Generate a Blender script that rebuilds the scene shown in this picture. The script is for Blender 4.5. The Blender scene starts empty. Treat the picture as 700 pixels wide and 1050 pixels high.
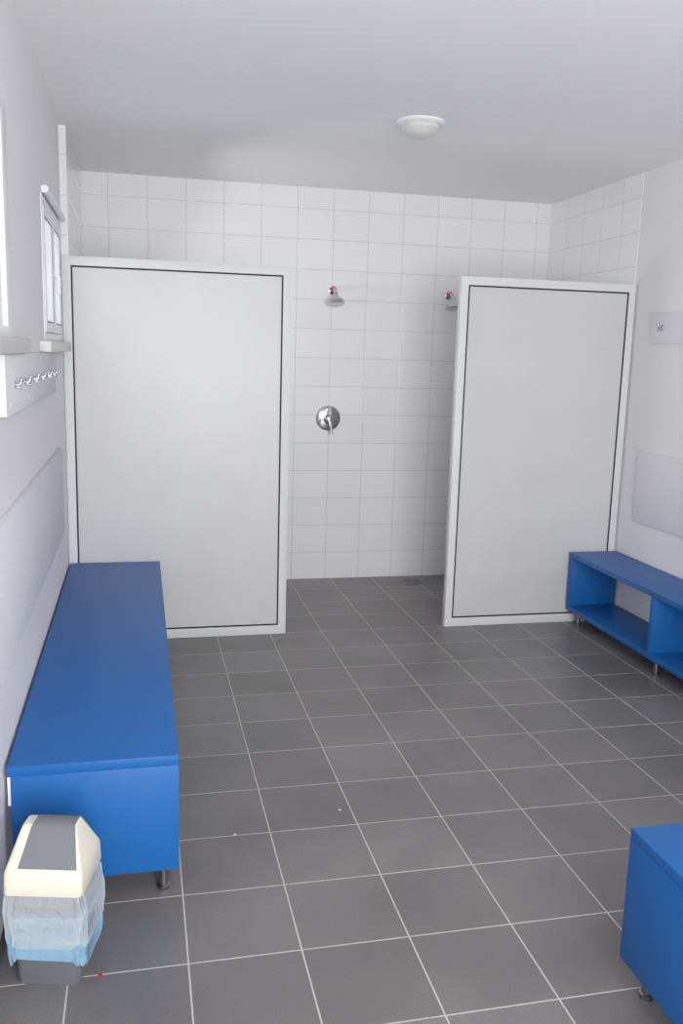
import bpy, bmesh, math, random
from mathutils import Vector, Matrix, noise
random.seed(4)
scene=bpy.context.scene
col=scene.collection
scene.view_settings.view_transform='Standard'
scene.view_settings.look='None'
scene.view_settings.exposure=0.0
scene.view_settings.gamma=1.08

def lin(c):
    return tuple(((v/255)/12.92 if v/255<=.04045 else ((v/255+.055)/1.055)**2.4) for v in c)+(1,)

# ---------------------------------------------------------------- materials
def base_mat(name):
    m=bpy.data.materials.new(name); m.use_nodes=True
    nt=m.node_tree; b=nt.nodes['Principled BSDF']
    return m,nt,b
def mat(name,rgb,rough=.5,metal=0,noise_amt=.03,nscale=6,bump=0,bscale=200,spec=.5,coat=0):
    m,nt,b=base_mat(name)
    b.inputs['Roughness'].default_value=rough; b.inputs['Metallic'].default_value=metal
    b.inputs['Specular IOR Level'].default_value=spec
    b.inputs['Coat Weight'].default_value=coat
    tc=nt.nodes.new('ShaderNodeTexCoord')
    n=nt.nodes.new('ShaderNodeTexNoise'); n.inputs['Scale'].default_value=nscale; n.inputs['Detail'].default_value=4
    nt.links.new(tc.outputs['Object'],n.inputs['Vector'])
    mr=nt.nodes.new('ShaderNodeMapRange'); mr.inputs['To Min'].default_value=1-noise_amt; mr.inputs['To Max'].default_value=1+noise_amt
    mr.inputs['From Min'].default_value=.25; mr.inputs['From Max'].default_value=.75
    nt.links.new(n.outputs['Fac'],mr.inputs['Value'])
    vm=nt.nodes.new('ShaderNodeVectorMath'); vm.operation='SCALE'; vm.inputs[0].default_value=lin(rgb)[:3]
    nt.links.new(mr.outputs['Result'],vm.inputs['Scale'])
    nt.links.new(vm.outputs[0],b.inputs['Base Color'])
    if bump:
        n2=nt.nodes.new('ShaderNodeTexNoise'); n2.inputs['Scale'].default_value=bscale; n2.inputs['Detail'].default_value=3
        nt.links.new(tc.outputs['Object'],n2.inputs['Vector'])
        bp=nt.nodes.new('ShaderNodeBump'); bp.inputs['Strength'].default_value=bump; bp.inputs['Distance'].default_value=.002
        nt.links.new(n2.outputs['Fac'],bp.inputs['Height']); nt.links.new(bp.outputs[0],b.inputs['Normal'])
    return m
def grid_mat(name,ua,va,u0,v0,w,h,grout,tc_rgb,gr_rgb,rough=.2,var=.03,speck=0,spec=.5,bumps=.5,groutrough=.8,wavy=0):
    m,nt,b=base_mat(name); N=nt.nodes; L=nt.links
    b.inputs['Specular IOR Level'].default_value=spec
    tc=N.new('ShaderNodeTexCoord'); sp=N.new('ShaderNodeSeparateXYZ'); L.new(tc.outputs['Object'],sp.inputs[0])
    def M(op,a,c=None,d=None):
        n=N.new('ShaderNodeMath'); n.operation=op
        for i,v in enumerate((a,c,d)):
            if v is None: continue
            if isinstance(v,(int,float)): n.inputs[i].default_value=v
            else: L.new(v,n.inputs[i])
        return n.outputs[0]
    def ax(a,o,s):
        t=M('DIVIDE',M('SUBTRACT',sp.outputs[a],o),s)
        d=M('MULTIPLY',M('SUBTRACT',.5,M('ABSOLUTE',M('SUBTRACT',M('FRACT',t),.5))),s)
        return M('FLOOR',t),d
    fu,du=ax(ua,u0,w); fv,dv=ax(va,v0,h)
    d=M('MINIMUM',du,dv)
    def rng(lo,hi):
        r=N.new('ShaderNodeMapRange'); r.interpolation_type='SMOOTHSTEP'
        r.inputs['From Min'].default_value=lo; r.inputs['From Max'].default_value=hi; L.new(d,r.inputs['Value']); return r.outputs['Result']
    mask=rng(grout*.5-.0007,grout*.5+.0007)
    cb=N.new('ShaderNodeCombineXYZ'); L.new(fu,cb.inputs[0]); L.new(fv,cb.inputs[1])
    wn=N.new('ShaderNodeTexWhiteNoise'); wn.noise_dimensions='3D'; L.new(cb.outputs[0],wn.inputs['Vector'])
    sc=M('ADD',1-var,M('MULTIPLY',wn.outputs['Value'],2*var))
    if speck:
        n=N.new('ShaderNodeTexNoise'); n.inputs['Scale'].default_value=230; n.inputs['Detail'].default_value=2; L.new(tc.outputs['Object'],n.inputs['Vector'])
        sc=M('MULTIPLY',sc,M('ADD',1-speck,M('MULTIPLY',n.outputs['Fac'],2*speck)))
        n=N.new('ShaderNodeTexNoise'); n.inputs['Scale'].default_value=2.3; n.inputs['Detail'].default_value=6; L.new(tc.outputs['Object'],n.inputs['Vector'])
        sc=M('MULTIPLY',sc,M('ADD',1-speck,M('MULTIPLY',n.outputs['Fac'],2*speck)))
    vm=N.new('ShaderNodeVectorMath'); vm.operation='SCALE'; vm.inputs[0].default_value=lin(tc_rgb)[:3]; L.new(sc,vm.inputs['Scale'])
    mx=N.new('ShaderNodeMix'); mx.data_type='RGBA'; L.new(mask,mx.inputs['Factor'])
    mx.inputs['A'].default_value=lin(gr_rgb); L.new(vm.outputs[0],mx.inputs['B'])
    L.new(mx.outputs['Result'],b.inputs['Base Color'])
    L.new(M('ADD',groutrough,M('MULTIPLY',mask,rough-groutrough)),b.inputs['Roughness'])
    bp=N.new('ShaderNodeBump'); bp.inputs['Strength'].default_value=bumps; bp.inputs['Distance'].default_value=.0015
    hgt=rng(grout*.5-.001,grout*.5+.003)
    if wavy:
        n=N.new('ShaderNodeTexNoise'); n.inputs['Scale'].default_value=14; L.new(tc.outputs['Object'],n.inputs['Vector'])
        hgt=M('ADD',hgt,M('MULTIPLY',n.outputs['Fac'],wavy))
    L.new(hgt,bp.inputs['Height']); L.new(bp.outputs[0],b.inputs['Normal'])
    return m

W=3.287; H=2.739; YB=-7.2
XL=-.03   # painted left wall surface
M_wall=mat('painted_wall',(234,232,235),.75,noise_amt=.015,nscale=2,bump=.12,bscale=120,spec=.3)
M_ceil=mat('painted_ceiling',(249,249,250),.85,noise_amt=.01,nscale=1.5,bump=.05,bscale=90,spec=.2)
TILE=(242,241,243); GR=(200,200,202)
M_tb=grid_mat('white_tile_back',0,2,.174,0,.25,.2,.0035,TILE,GR,rough=.13,var=.012,wavy=.6)
M_ts=grid_mat('white_tile_side',1,2,0,0,.25,.2,.0035,TILE,GR,rough=.13,var=.012,wavy=.6)
M_floor=grid_mat('grey_floor_tile',0,1,.4695,-4.0258,.3107,.3107,.0046,(115,112,112),(192,188,182),rough=.37,var=.1,speck=.34,bumps=.4)
M_skx=grid_mat('grey_skirting_tile',1,2,-4.0258,-.23,.3107,.305,.004,(110,107,107),(190,185,178),rough=.45,var=.06,speck=.2)
M_blue=mat('blue_laminate',(18,93,167),.46,noise_amt=.03,nscale=30,bump=.05,bscale=500,spec=.4)
M_frame=mat('white_lacquered_aluminium',(222,224,225),.5,noise_amt=.01)
M_panel=mat('grey_hpl_panel',(208,208,208),.36,noise_amt=.035,nscale=3.5,bump=.05,bscale=60)
M_gasket=mat('black_gasket',(14,14,16),.6)
M_chrome=mat('chrome',(205,205,210),.14,metal=1,noise_amt=.01)
M_steel=mat('brushed_steel',(150,150,152),.35,metal=1)
M_board=mat('off_white_board',(236,235,239),.7,noise_amt=.01,spec=.3)
M_back=mat('pale_grey_backrest',(218,219,226),.6,noise_amt=.01,spec=.3)
M_rail=mat('light_grey_rail_board',(222,222,227),.55,noise_amt=.01,spec=.3)
M_pvc=mat('white_pvc',(238,240,243),.35,noise_amt=.005)
M_sill=mat('stone_sill',(216,213,210),.45,noise_amt=.04,nscale=25)
M_red=mat('red_marker',(190,40,30),.4)
M_cream=mat('cream_plastic',(230,224,207),.42,noise_amt=.01,bump=.04,bscale=300)
M_flap=mat('grey_flap_plastic',(112,115,120),.6,noise_amt=.02)
M_body=mat('dark_grey_bin_plastic',(104,108,114),.5,noise_amt=.02)
M_paper=mat('white_paper',(225,222,216),.8)
def film(name,rgb,alpha,rough=.25,bs=.5,sc=18):
    m,nt,b=base_mat(name); b.inputs['Base Color'].default_value=lin(rgb); b.inputs['Roughness'].default_value=rough
    b.inputs['Alpha'].default_value=alpha
    tc=nt.nodes.new('ShaderNodeTexCoord'); n=nt.nodes.new('ShaderNodeTexNoise'); n.inputs['Scale'].default_value=sc; n.inputs['Detail'].default_value=5; n.inputs['Distortion'].default_value=2
    nt.links.new(tc.outputs['Object'],n.inputs['Vector'])
    bp=nt.nodes.new('ShaderNodeBump'); bp.inputs['Strength'].default_value=bs; bp.inputs['Distance'].default_value=.015
    nt.links.new(n.outputs['Fac'],bp.inputs['Height']); nt.links.new(bp.outputs[0],b.inputs['Normal'])
    return m
M_bag=film('clear_plastic_film',(218,223,230),.45)
M_bluebag=film('light_blue_plastic_film',(150,198,230),.7)
M_lampglass=mat('opal_lamp_glass',(216,215,208),.3,noise_amt=.01)
def glass_mat(name,frosted=False):
    m=bpy.data.materials.new(name); m.use_nodes=True; nt=m.node_tree; nt.nodes.clear()
    o=nt.nodes.new('ShaderNodeOutputMaterial'); t=nt.nodes.new('ShaderNodeBsdfTransparent'); g=nt.nodes.new('ShaderNodeBsdfGlossy'); g.inputs['Roughness'].default_value=.02
    f=nt.nodes.new('ShaderNodeFresnel'); f.inputs[0].default_value=1.2 if frosted else 1.3; mx=nt.nodes.new('ShaderNodeMixShader')
    src=t.outputs[0]
    if frosted:
        tr=nt.nodes.new('ShaderNodeBsdfTranslucent'); tr.inputs[0].default_value=(.42,.44,.455,1)
        m2=nt.nodes.new('ShaderNodeMixShader'); m2.inputs[0].default_value=.9
        nt.links.new(t.outputs[0],m2.inputs[1]); nt.links.new(tr.outputs[0],m2.inputs[2]); src=m2.outputs[0]
        g.inputs['Roughness'].default_value=.4
    nt.links.new(f.outputs[0],mx.inputs[0]); nt.links.new(src,mx.inputs[1]); nt.links.new(g.outputs[0],mx.inputs[2]); nt.links.new(mx.outputs[0],o.inputs[0])
    return m
M_glass=glass_mat('window_glass'); M_frost=glass_mat('frosted_window_glass',True)

# ---------------------------------------------------------------- mesh helpers
class MB:
    def __init__(s): s.bm=bmesh.new(); s.mats=[]
    def mi(s,m):
        if m not in s.mats: s.mats.append(m)
        return s.mats.index(m)
    def box(s,a,b,m,bev=0):
        t=bmesh.new(); bmesh.ops.create_cube(t,size=1)
        for v in t.verts: v.co=Vector([(a[k]+b[k])/2+v.co[k]*(b[k]-a[k]) for k in range(3)])
        if bev: bmesh.ops.bevel(t,geom=t.edges[:],offset=bev,segments=2,profile=.5,affect='EDGES')
        s.merge(t,m,False); return s
    def ring(s,axis,d0,d1,u0,u1,v0,v1,fu0,fu1,fv0,fv1,m,bev=0):
        """picture-frame solid. axis 0: plane YZ (u=y,v=z), axis 1: plane XZ (u=x,v=z)"""
        t=bmesh.new()
        O=[(u0,v0),(u1,v0),(u1,v1),(u0,v1)]; I=[(u0+fu0,v0+fv0),(u1-fu1,v0+fv0),(u1-fu1,v1-fv1),(u0+fu0,v1-fv1)]
        def P(d,p): return (d,p[0],p[1]) if axis==0 else (p[0],d,p[1])
        A=[[t.verts.new(P(d,p)) for p in L] for d in (d0,d1) for L in (O,I)]
        o0,i0,o1,i1=A
        for k in range(4):
            j=(k+1)%4
            t.faces.new((o0[k],o0[j],i0[j],i0[k])); t.faces.new((o1[k],i1[k],i1[j],o1[j]))
            t.faces.new((o0[k],o1[k],o1[j],o0[j])); t.faces.new((i0[k],i0[j],i1[j],i1[k]))
        bmesh.ops.recalc_face_normals(t,faces=t.faces[:])
        if bev:
            bmesh.ops.bevel(t,geom=[e for e in t.edges if len(e.link_faces)==2 and e.calc_face_angle()>.5],offset=bev,segments=2,profile=.5,affect='EDGES')
        s.merge(t,m,False); return s
    def merge(s,t,m,smooth,mtx=None):
        if mtx is not None: bmesh.ops.transform(t,matrix=mtx,verts=t.verts)
        i=s.mi(m); mp={}
        for v in t.verts: mp[v]=s.bm.verts.new(v.co)
        for f in t.faces:
            try: nf=s.bm.faces.new([mp[v] for v in f.verts])
            except ValueError: continue
            nf.material_index=i; nf.smooth=smooth
        t.free()
    def lathe(s,prof,m,mtx=Matrix(),seg=32,smooth=True):
        t=bmesh.new(); rings=[]
        for r,z in prof:
            if r<1e-6: rings.append([t.verts.new((0,0,z))])
            else: rings.append([t.verts.new((r*math.cos(2*math.pi*k/seg),r*math.sin(2*math.pi*k/seg),z)) for k in range(seg)])
        for A,B in zip(rings,rings[1:]):
            for k in range(seg):
                k2=(k+1)%seg
                if len(A)==1 and len(B)==1: continue
                if len(A)==1: t.faces.new((A[0],B[k],B[k2]))
                elif len(B)==1: t.faces.new((A[k],B[0],A[k2]))
                else: t.faces.new((A[k],B[k],B[k2],A[k2]))
        bmesh.ops.recalc_face_normals(t,faces=t.faces[:])
        s.merge(t,m,smooth,mtx); return s
    def tube(s,pts,rad,m,seg=14,cap=True):
        t=bmesh.new(); pts=[Vector(p) for p in pts]; rings=[]
        rads=rad if isinstance(rad,(list,tuple)) else [rad]*len(pts)
        up=None
        for i,p in enumerate(pts):
            d=(pts[min(i+1,len(pts)-1)]-pts[max(i-1,0)]).normalized()
            if up is None: up=d.orthogonal().normalized()
            up=(up-d*up.dot(d)).normalized(); sd=d.cross(up)
            rings.append([t.verts.new(p+(up*math.cos(2*math.pi*k/seg)+sd*math.sin(2*math.pi*k/seg))*rads[i]) for k in range(seg)])
        for A,B in zip(rings,rings[1:]):
            for k in range(seg): t.faces.new((A[k],A[(k+1)%seg],B[(k+1)%seg],B[k]))
        if cap: t.faces.new(rings[0][::-1]); t.faces.new(rings[-1])
        bmesh.ops.recalc_face_normals(t,faces=t.faces[:])
        s.merge(t,m,True); return s
    def ball(s,c,rr,m):
        t=bmesh.new(); bmesh.ops.create_uvsphere(t,u_segments=18,v_segments=12,radius=rr); bmesh.ops.translate(t,verts=t.verts,vec=c); s.merge(t,m,True); return s
def finish(mb,name,off=(0,0,0)):
    bmesh.ops.translate(mb.bm,verts=mb.bm.verts,vec=-Vector(off))
    me=bpy.data.meshes.new(name); mb.bm.to_mesh(me); mb.bm.free()
    for m in mb.mats: me.materials.append(m)
    me.set_sharp_from_angle(angle=math.radians(40))
    ob=bpy.data.objects.new(name,me); col.objects.link(ob); return ob
def empty(name,loc,label,cat,group=None):
    e=bpy.data.objects.new(name,None); e.empty_display_size=.1; e.location=loc; col.objects.link(e)
    e['label']=label; e['category']=cat
    if group: e['group']=group
    return e
def part(mb,name,parent,rootloc=None):
    ob=finish(mb,name,parent.location if rootloc is None else rootloc); ob.parent=parent; return ob
def struct(mb,name):
    o=finish(mb,name); o['kind']='structure'; return o

# ---------------------------------------------------------------- room shell
struct(MB().box((-.3,YB-.2,-.15),(W+.3,.3,0),M_floor),'floor')
struct(MB().box((-.35,YB-.2,H),(W+.3,.3,H+.2),M_ceil),'ceiling')
struct(MB().box((-.3,0,0),(W+.3,.3,H),M_tb),'wall_back')
struct(MB().box((W,YB,0),(W+.3,0,H),M_wall),'wall_right')
def wall_holes(x0,x1,y0,y1,z0,z1,holes,m):
    mb=MB(); ys=sorted(holes,key=lambda h:h[0]); cur=y0
    for a,b,c,d in ys:
        mb.box((x0,cur,z0),(x1,a,z1),m); mb.box((x0,a,z0),(x1,b,c),m); mb.box((x0,a,d),(x1,b,z1),m); cur=b
    mb.box((x0,cur,z0),(x1,y1,z1),m); return mb
WZ0,WZ1=1.65,2.25
W1=(-2.2,-1.30,WZ0,WZ1)
W2=(-5.2,-3.32,WZ0,2.31)
W4=(-.98,-.28,1.35,1.98)  # opening made up for the added shower fill light
struct(wall_holes(XL-.27,XL,YB,0,0,H,[W1,W2,W4],M_wall),'wall_left')
mb=MB(); rx0,rx1,rz0,rz1=.15,2.25,.5,2.5
mb.box((XL,YB-.2,0),(rx0,YB,H),M_wall).box((rx1,YB-.2,0),(W,YB,H),M_wall).box((rx0,YB-.2,0),(rx1,YB,rz0),M_wall).box((rx0,YB-.2,rz1),(rx1,YB,H),M_wall)
struct(mb,'wall_rear')
struct(wall_holes(XL,.006,-1.2,0,0,H,[W4],M_ts),'trim_1')
struct(MB().box((W-.003,-1.21,0),(W,0,H),M_ts),'trim_2')
struct(MB().box((XL,YB,0),(XL+.011,-1.24,.075),M_skx),'baseboard_left')
struct(MB().box((W-.011,YB,0),(W,-1.22,.075),M_skx),'baseboard_right')

def window(name,y0,y1,z0,z1,n,ofs=XL,gl=None,t=.035,pr=.004):
    xa,xb=ofs-.07,ofs+pr
    o=struct(MB().ring(0,xa,xb,y0,y1,z0,z1,t,t,.035,.035,M_pvc,.002),name)
    w=(y1-y0-2*t)/n
    for i in range(n):
        a=y0+t+i*w+.006; b=a+w-.012; s=.042; za=z0+.035+.004; zb=z1-.035-.004
        p,q=ofs-.05,ofs+.007
        sh=part(MB().ring(0,p,q,a,b,za,zb,s,s,s,s,M_pvc,.002),'sash',o,(0,0,0))
        part(MB().box((ofs+.0,a+s-.003,za+s-.003),(ofs+.005,b-s+.003,zb-s+.003),gl or M_glass),'glass_pane',sh,(0,0,0))
        part(MB().ring(0,ofs-.001,ofs+.006,a+s-.001,b-s+.001,za+s-.001,zb-s+.001,.006,.006,.006,.006,M_gasket),'pane_seal',sh,(0,0,0))
        yh=b-s/2 if i==0 else a+s/2; zm=(za+zb)/2
        mb=MB().tube([(q-.001,yh,zm),(q+.016,yh,zm),(q+.022,yh,zm-.006),(q+.022,yh,zm-.08)],.007,M_pvc)
        part(mb,'handle',sh,(0,0,0))
    return o
window('window_1',*W1,2,gl=M_frost)
window('window_2',*W2,2,gl=M_frost,t=.10,pr=.02)
window('added_window_shower',*W4,1,ofs=-.02)  # unseen window, added so fill light can enter the shower area
mb=MB(); mb.ring(1,YB-.1,YB,rx0,rx1,rz0,rz1,.06,.06,.06,.06,M_pvc)
mb.box(((rx0+rx1)/2-.04,YB-.1,rz0+.05),((rx0+rx1)/2+.04,YB,rz1-.05),M_pvc)
mb.box((rx0+.05,YB-.055,rz0+.05),(rx1-.05,YB-.05,rz1-.05),M_glass)
struct(mb,'added_window_rear')  # unseen rear window, added and sized for light from behind the camera
for n,(y0,y1) in (('trim_3',(-2.4,-1.30)),('trim_4',(-5.3,-3.10))):
    struct(MB().box((XL,y0,1.605),(XL+.045,y1,1.65),M_sill,.004),n)

# ---------------------------------------------------------------- shower partitions
def partition(x0,x1,h,y,label):
    r=empty('shower_partition',(x0,y,0),label,'partition','shower partitions')
    th=.045; f=.046; ft=.048; ya,yb=y,y+th; z0=.001
    part(MB().ring(1,ya,yb,x0,x1,z0,h,f,f,.055,ft,M_frame,.001),'frame',r)
    g=.009; xa,xb,za,zb=x0+f,x1-f,z0+.055,h-ft
    for yy0,yy1 in ((ya-.0005,ya+.008),(yb-.008,yb+.0005)):
        part(MB().ring(1,yy0,yy1,xa-.001,xb+.001,za-.001,zb+.001,g,g,g,g,M_gasket),'gasket',r)
    part(MB().box((xa+.002,ya+.003,za+.002),(xb-.002,yb-.003,zb-.002),M_panel),'infill_panel',r)
    return r
PY=-1.25
partition(XL+.002,1.18,2.093,PY,'white framed grey shower partition panel with black gasket beside long bench')
partition(2.165,W-.012,2.09,PY,'white framed grey shower partition panel with black gasket against plain wall')

# ---------------------------------------------------------------- benches
def bench(x0,x1,y0,y1,axis,label,ndiv=2,batten=False,zt=.459,zb=.094):
    r=empty('bench',((x0+x1)/2,(y0+y1)/2,0),label,'bench','blue changing room benches')
    t=.03; ts=.03; e=.0006
    part(MB().box((x0,y0,zt-ts),(x1,y1,zt),M_blue,.0006),'seat',r)
    bx0=x0+(.009 if batten else .001)
    part(MB().box((bx0,y0+t,zb),(x1-.002,y1-t,zb+t),M_blue,.001),'shelf',r)
    zc=zt-ts-e
    if axis=='y':
        for a,b in ((y0,y0+t),(y1-t,y1)): part(MB().box((bx0,a,zb),(x1,b,zc),M_blue,.0006),'end_panel',r)
        for k in range(1,ndiv+1):
            c=y0+(y1-y0)*k/(ndiv+1); part(MB().box((bx0,c-t/2,zb+t),(x1-.002,c+t/2,zc),M_blue,.001),'divider',r)
        legs=[(xx,y0+(y1-y0)*k/(ndiv+1)+(.06 if k==0 else -.06 if k==ndiv+1 else 0)) for k in range(ndiv+2) for xx in (x0+.06,x1-.045)]
    else:
        for a,b in ((x0,x0+t),(x1-t,x1)): part(MB().box((a,y0,zb),(b,y1,zc),M_blue,.0006),'end_panel',r)
        for k in range(1,ndiv+1):
            c=x0+(x1-x0)*k/(ndiv+1); part(MB().box((c-t/2,y0+.002,zb+t),(c+t/2,y1-.002,zc),M_blue,.001),'divider',r)
        legs=[(x0+(x1-x0)*k/(ndiv+1)+(.06 if k==0 else -.06 if k==ndiv+1 else 0),yy) for k in range(ndiv+2) for yy in (y0+.045,y1-.045)]
    if batten:
        part(MB().box((x0+.0005,y0+.001,.34),(x0+.0085,y1-.03,zc),M_pvc,.001),'wall_batten',r)
    src=None
    for lx,ly in legs:
        if src is None:
            src=part(MB().lathe([(0,0),(.019,0),(.02,.004),(.02,.012),(.014,.016),(.014,.078),(.024,.08),(.024,zb),(0,zb)],M_steel),'leg',r,(0,0,0)); o=src; o['label']='round brushed steel leg with flared foot'
        else:
            o=src.copy(); col.objects.link(o); o.parent=r
        o.location=(lx-r.location.x,ly-r.location.y,0)
    return r
bench(XL+.011,.4585,-3.722,-1.262,'y','long blue laminate bench along wall beside waste bin',2,True)
bench(2.955,W-.013,-4.06,-1.275,'y','blue laminate bench with open shelf compartments against partition',2)
bench(1.572,3.22,-4.79,-4.325,'x','blue laminate bench standing alone on dark tiled floor',1)

# ---------------------------------------------------------------- wall boards and hooks
def board(name,a,b,label,cat,m=M_board):
    r=empty(name,((a[0]+b[0])/2,(a[1]+b[1])/2,a[2]),label,cat)
    part(MB().box(a,b,m,.0015),'panel',r)
    n=4; left=a[0]<1; xs=b[0] if left else a[0]; sg=1 if left else -1; src=None
    for k in range(n):
        y=a[1]+.08+(b[1]-a[1]-.16)*k/(n-1)
        if src is None:
            src=part(MB().lathe([(0,-.001),(.005,-.001),(.005,.0012),(0,.0018)],M_pvc,Matrix.Rotation(sg*math.pi/2,4,'Y'),12),'screw',r,(0,0,0)); o=src
        else:
            o=src.copy(); col.objects.link(o); o.parent=r
        o.location=Vector((xs,y,a[2]+.03))-r.location
    return r
board('backrest_board',(XL+.001,-3.93,.73),(XL+.022,-1.72,1.145),'flat light grey backrest board fixed above long bench','wall board',M_back)
board('backrest_board',(W-.02,-3.9,.69),(W-.001,-1.44,1.11),'flat white backrest board above open shelf bench','wall board',M_board)
board('hook_board',(XL,-3.56,1.43),(XL+.026,-2.03,1.603),'light grey hook rail board mounted under the window sill','hook rail',M_rail)
board('hook_board',(W-.019,-3.7,1.74),(W,-1.46,1.915),'white hook rail board high on plain wall','hook rail',M_board)
def hook(loc,sg,label,group):
    x,y,z=loc
    r=empty('coat_hook',loc,label,'hook',group)
    T=Matrix.Translation((x,y,z))@Matrix.Rotation(sg*math.pi/2,4,'Y')
    part(MB().lathe([(0,-.0005),(.018,-.0005),(.018,.003),(.012,.007),(0,.007)],M_chrome,T,24),'base_plate',r)
    mb=MB().tube([(x+sg*.004,y,z-.002),(x+sg*.016,y,z-.004),(x+sg*.022,y,z),(x+sg*.025,y,z+.008),(x+sg*.026,y,z+.014)],[.008,.007,.0065,.0065,.0065],M_chrome)
    mb.tube([(x+sg*.006,y,z-.003),(x+sg*.012,y,z-.012),(x+sg*.017,y,z-.017),(x+sg*.022,y,z-.016)],.0055,M_chrome)
    part(mb,'arm',r)
    part(MB().ball((x+sg*.026,y,z+.018),.0105,M_chrome),'knob',r)
    part(MB().ball((x+sg*.022,y,z-.016),.0075,M_chrome),'knob',r)
    return r
def copy_thing(r,loc):
    n=r.copy(); col.objects.link(n); n.location=loc
    for c in r.children:
        d=c.copy(); col.objects.link(d); d.parent=n
    return n
h0=hook((XL+.026,-2.17,1.515),1,'small chrome double coat hook on board under window sill','coat hooks under the window sill')
h0.scale=(.7,.7,.7)
for k in range(1,6): copy_thing(h0,(XL+.026,-2.17-.24*k,1.515))
hook((W-.019,-1.57,1.83),-1,'small chrome double coat hook high on plain wall','coat hooks on plain wall')

r=empty('roller_blind',(XL+.018,-1.84,2.26),'white tubular roller blind cassette above the window','blind')
part(MB().tube([(XL+.018,-2.19,2.267),(XL+.018,-1.30,2.267)],.015,M_pvc,24),'cassette',r)
for y in (-2.18,-1.33): part(MB().box((XL,y,2.252),(XL+.018,y+.015,2.281),M_pvc,.002),'bracket',r)

# ---------------------------------------------------------------- showers
Ry=Matrix.Rotation(math.pi/2,4,'X')
def shower(x,z,label):
    r=empty('wall_shower',(x,0,z),label,'shower','wall mounted showers')
    part(MB().lathe([(0,-.0005),(.03,-.0005),(.03,.006),(.022,.014),(0,.014)],M_chrome,Matrix.Translation((x,0,z))@Ry,28),'rosette',r)
    part(MB().tube([(x,-.01,z),(x,-.05,z),(x,-.075,z-.006),(x,-.095,z-.025)],[.013,.013,.013,.012],M_chrome),'arm',r)
    part(MB().tube([(x,-.03,z),(x,-.042,z)],.0185,M_red),'marker_ring',r)
    T=Matrix.Translation((x,-.1,z-.03))@Matrix.Rotation(math.radians(-14),4,'X')@Matrix.Rotation(math.pi,4,'X')
    part(MB().lathe([(0,-.012),(.014,-.012),(.016,0),(.02,.016),(.05,.04),(.06,.052),(.06,.068),(.055,.072),(0,.072)],M_chrome,T,32),'spray_head',r)
    return r
shower(1.68,2.065,'chrome wall shower with red marker ring on white tiles')
shower(2.53,2.065,'chrome wall shower on white tiles partly behind partition')
x,z=1.668,1.178
r=empty('shower_mixer',(x,0,z),'round chrome shower mixer with lever on white tiles','shower mixer')
part(MB().lathe([(0,-.0005),(.088,-.0005),(.088,.006),(.08,.011),(0,.013)],M_chrome,Matrix.Translation((x,0,z))@Ry,48),'escutcheon',r)
part(MB().lathe([(.0,.01),(.034,.01),(.034,.05),(.03,.062),(.02,.068),(0,.069)],M_chrome,Matrix.Translation((x,0,z-.005))@Ry,36),'cartridge_cap',r)
part(MB().tube([(x,-.06,z-.005),(x+.004,-.075,z-.03),(x+.008,-.085,z-.075),(x+.01,-.09,z-.115)],[.014,.012,.01,.011],M_chrome),'lever',r)
part(MB().lathe([(0,.01),(.011,.01),(.011,.024),(0,.026)],M_chrome,Matrix.Translation((x-.01,0,z+.055))@Ry,20),'diverter_button',r)
# floor drain
dx,dy=2.3,-.17
r=empty('floor_drain',(dx,dy,0),'square steel floor drain grate in dark shower floor','drain')
part(MB().ring(1,0,.003,-.075,.075,-.075,.075,.012,.012,.012,.012,M_steel),'rim',r,(0,0,0)).rotation_euler=(math.radians(90),0,0)
mb=MB()
for k in range(7): mb.box((dx-.064,dy-.06+k*.0185,.0),(dx+.064,dy-.06+k*.0185+.009,.0025),M_steel)
part(mb,'grate',r)

# ---------------------------------------------------------------- small scraps on the floor
def scrap(x,y,s,m,label,seed,name):
    t=bmesh.new(); rd=random.Random(seed)
    vs=[t.verts.new((x+s*rd.uniform(.6,1.2)*math.cos(a*math.pi/3),y+s*rd.uniform(.6,1.2)*math.sin(a*math.pi/3),.0004)) for a in range(6)]
    f=t.faces.new(vs); ex=bmesh.ops.extrude_face_region(t,geom=[f])
    for v in [g for g in ex['geom'] if isinstance(g,bmesh.types.BMVert)]: v.co.z+=.002
    bmesh.ops.recalc_face_normals(t,faces=t.faces[:])
    mb=MB(); mb.merge(t,m,False); o=finish(mb,name,(x,y,0)); o.location=(x,y,0); o['label']=label; o['category']='litter'; return o
for i,(x,y) in enumerate(((.24,-4.03),(.02,-4.2),(.045,-4.17))):
    scrap(x,y,.006,M_red,'tiny red crumb lying on tiled floor near bin',i,'red_crumb')['group']='red crumbs by the bin'
for i,(x,y) in enumerate(((.66,-3.4),(1.05,-3.3))):
    scrap(x,y,.005,M_paper,'tiny white paper scrap lying on grey tile',i+9,'paper_scrap')['group']='white paper scraps on the floor'

# ---------------------------------------------------------------- ceiling lamp
cx,cy=1.69,-1.87
r=empty('ceiling_lamp',(cx,cy,H),'small round white ceiling lamp with opal dome','lamp')
F=Matrix.Translation((cx,cy,H))@Matrix.Rotation(math.pi,4,'X')
part(MB().lathe([(0,-.0005),(.114,-.0005),(.116,.008),(.112,.014),(.094,.02),(0,.02)],M_pvc,F,56),'base',r)
part(MB().lathe([(.09,.018),(.09,.036),(.084,.042),(.078,.05),(.06,.066),(.03,.076),(0,.079)],M_lampglass,F,56),'lamp_shade',r)

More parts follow.
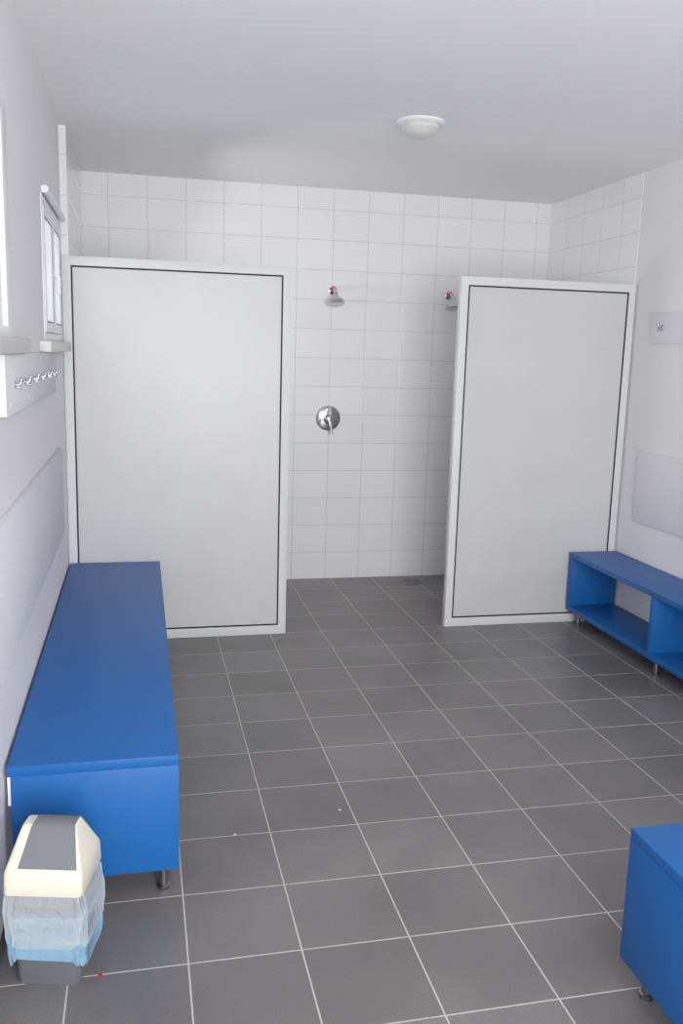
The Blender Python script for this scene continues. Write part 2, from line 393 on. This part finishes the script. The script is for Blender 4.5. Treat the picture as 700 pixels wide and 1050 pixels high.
# ---------------------------------------------------------------- waste bin
BX,BY=.126,-3.972
BR=Matrix.Translation((BX,BY,0))@Matrix.Rotation(math.radians(-13),4,'Z')
r=empty('waste_bin',(BX,BY,0),'swing lid waste bin, cream lid, grey flap, bag liner','waste bin')
def rrect(hx,hy,rad,z,n=6,ox=0):
    out=[]
    for qx,qy,a0 in ((1,1,0),(-1,1,90),(-1,-1,180),(1,-1,270)):
        for k in range(n+1):
            a=math.radians(a0+90*k/n); out.append((ox+qx*(hx-rad)+rad*math.cos(a),qy*(hy-rad)+rad*math.sin(a),z))
    return out
def loft(mb,rings,m,capb=True,capt=True,smooth=True):
    t=bmesh.new(); R=[[t.verts.new(p) for p in rg] for rg in rings]; n=len(R[0])
    for A,B in zip(R,R[1:]):
        for k in range(n): t.faces.new((A[k],A[(k+1)%n],B[(k+1)%n],B[k]))
    if capb: t.faces.new(R[0][::-1])
    if capt: t.faces.new(R[-1])
    mb.merge(t,m,smooth,BR); return mb
part(loft(MB(),[rrect(.079,.07,.02,.0),rrect(.081,.072,.02,.006),rrect(.092,.083,.022,.27),rrect(.093,.085,.022,.285)],M_body),'body',r)
lidR=[rrect(.1,.095,.016,.268),rrect(.101,.096,.016,.27),rrect(.099,.094,.016,.322),rrect(.097,.0905,.015,.328),rrect(.0835,.0605,.012,.3735),rrect(.070,.030,.009,.418),rrect(.068,.027,.008,.4215),rrect(.064,.022,.007,.4235)]
part(loft(MB(),lidR,M_cream,True,True),'lid',r)
mb=MB(); t=bmesh.new()
fx=.012
rows=[((fx-w,-y,z),(fx+w,-y,z)) for w,y,z in ((.074,.0865,.338),(.0655,.0605,.3765),(.056,.0305,.4205),(.053,.021,.427))]+[((fx-.053,.021,.427),(fx+.053,.021,.427)),((fx-.056,.0305,.4205),(fx+.056,.0305,.4205)),((fx-.0655,.0605,.3765),(fx+.0655,.0605,.3765))]
V=[[t.verts.new(a),t.verts.new(b)] for a,b in rows]
for A,B in zip(V,V[1:]): t.faces.new((A[0],A[1],B[1],B[0]))
bmesh.ops.recalc_face_normals(t,faces=t.faces[:])
if sum(f.normal.z for f in t.faces)<0: bmesh.ops.reverse_faces(t,faces=t.faces[:])
bmesh.ops.solidify(t,geom=t.faces[:],thickness=.003)
bmesh.ops.recalc_face_normals(t,faces=t.faces[:])
mb.merge(t,M_flap,False,BR); part(mb,'flap',r)
def bag(zs,amp,seed,m,hem,skew=0):
    rings=[]; base=rrect(1,1,.3,0,14); n=len(base)
    for i,(z,s) in enumerate(zs):
        rg=[]
        for k,(bx,by,_) in enumerate(base):
            fx,fy=.092*s,.083*s
            a=2*math.pi*k/n
            ca,sa=math.cos(a),math.sin(a)
            nz=noise.noise(Vector((ca*4.5+seed,sa*4.5,z*5)))+.5*noise.noise(Vector((ca*11,sa*11+seed,z*14)))+.35*noise.noise(Vector((ca*24,sa*24+seed,z*26)))
            g=1+amp*min(1,i/3)*nz
            dz=hem*noise.noise(Vector((ca*1.6,sa*1.6,seed+7)))*(i/(len(zs)-1))**2
            rg.append((bx*fx*g+skew*(i/(len(zs)-1)),by*fy*g,z+dz))
        rings.append(rg)
    mb=MB(); loft(mb,rings,m,False,False); return mb
def prof(z0,z1,n,fn): return [(z0+(z1-z0)*i/(n-1),fn(i/(n-1))) for i in range(n)]
part(bag(prof(.20,.07,14,lambda q:.98+.12*min(1,q*2.2)-.03*q),.07,3,M_bluebag,.03,.004),'blue_bag',r)['label']='light blue plastic bag liner hem'
part(bag(prof(.284,.125,20,lambda q:1.02+.12*math.sin(math.pi*.72*min(1,q*1.2))),.08,11,M_bag,.035,.004),'clear_bag',r)['label']='crumpled clear plastic bag liner'

# ---------------------------------------------------------------- lights
def area(name,loc,rot,sx,sy,power,colr=(1,1,1)):
    l=bpy.data.lights.new(name,'AREA'); l.shape='RECTANGLE'; l.size=sx; l.size_y=sy; l.energy=power; l.color=colr
    o=bpy.data.objects.new(name,l); o.location=loc; o.rotation_euler=rot; col.objects.link(o); return o
area('window_light_far',(XL-.3,-1.75,1.95),(0,math.radians(-90),0),.6,.9,18,(1,1,1))
area('window_light_near',(XL-.3,-4.28,1.98),(0,math.radians(-90),0),.66,1.7,30,(1,1,1))
area('fill_light_shower',(XL-.3,-.63,1.6),(0,math.radians(-100),0),.6,.66,18,(1,1,1))  # added fill, brightens the shower back wall and rear ceiling
area('fill_light_rear',(1.2,YB-.25,1.5),(math.radians(94),0,math.radians(-8)),2.0,2.0,182,(1,1,.99))  # added fill from behind the camera, set left to graze the left wall
w=bpy.data.worlds.new('World'); scene.world=w; w.use_nodes=True
bg=w.node_tree.nodes['Background']; bg.inputs[0].default_value=(.97,.98,1,1); bg.inputs[1].default_value=1.0

# ---------------------------------------------------------------- camera
f,D,h,yaw,pitch,roll=905.1502,6.1842,1.6312,.2270,.1771,.0287
fw=Vector((math.sin(yaw)*math.cos(pitch),math.cos(yaw)*math.cos(pitch),-math.sin(pitch)))
rr=Vector((math.cos(yaw),-math.sin(yaw),0)); uu=rr.cross(fw)
r2=rr*math.cos(roll)+uu*math.sin(roll); u2=-rr*math.sin(roll)+uu*math.cos(roll)
cd=bpy.data.cameras.new('camera'); cam=bpy.data.objects.new('camera',cd); col.objects.link(cam)
cd.sensor_fit='VERTICAL'; cd.sensor_height=24; cd.sensor_width=16; cd.lens=f/1050*24; cd.clip_start=.05
mw=Matrix((r2,u2,-fw)).transposed().to_4x4(); mw.translation=Vector((.3584,-D,h)); cam.matrix_world=mw
scene.camera=cam
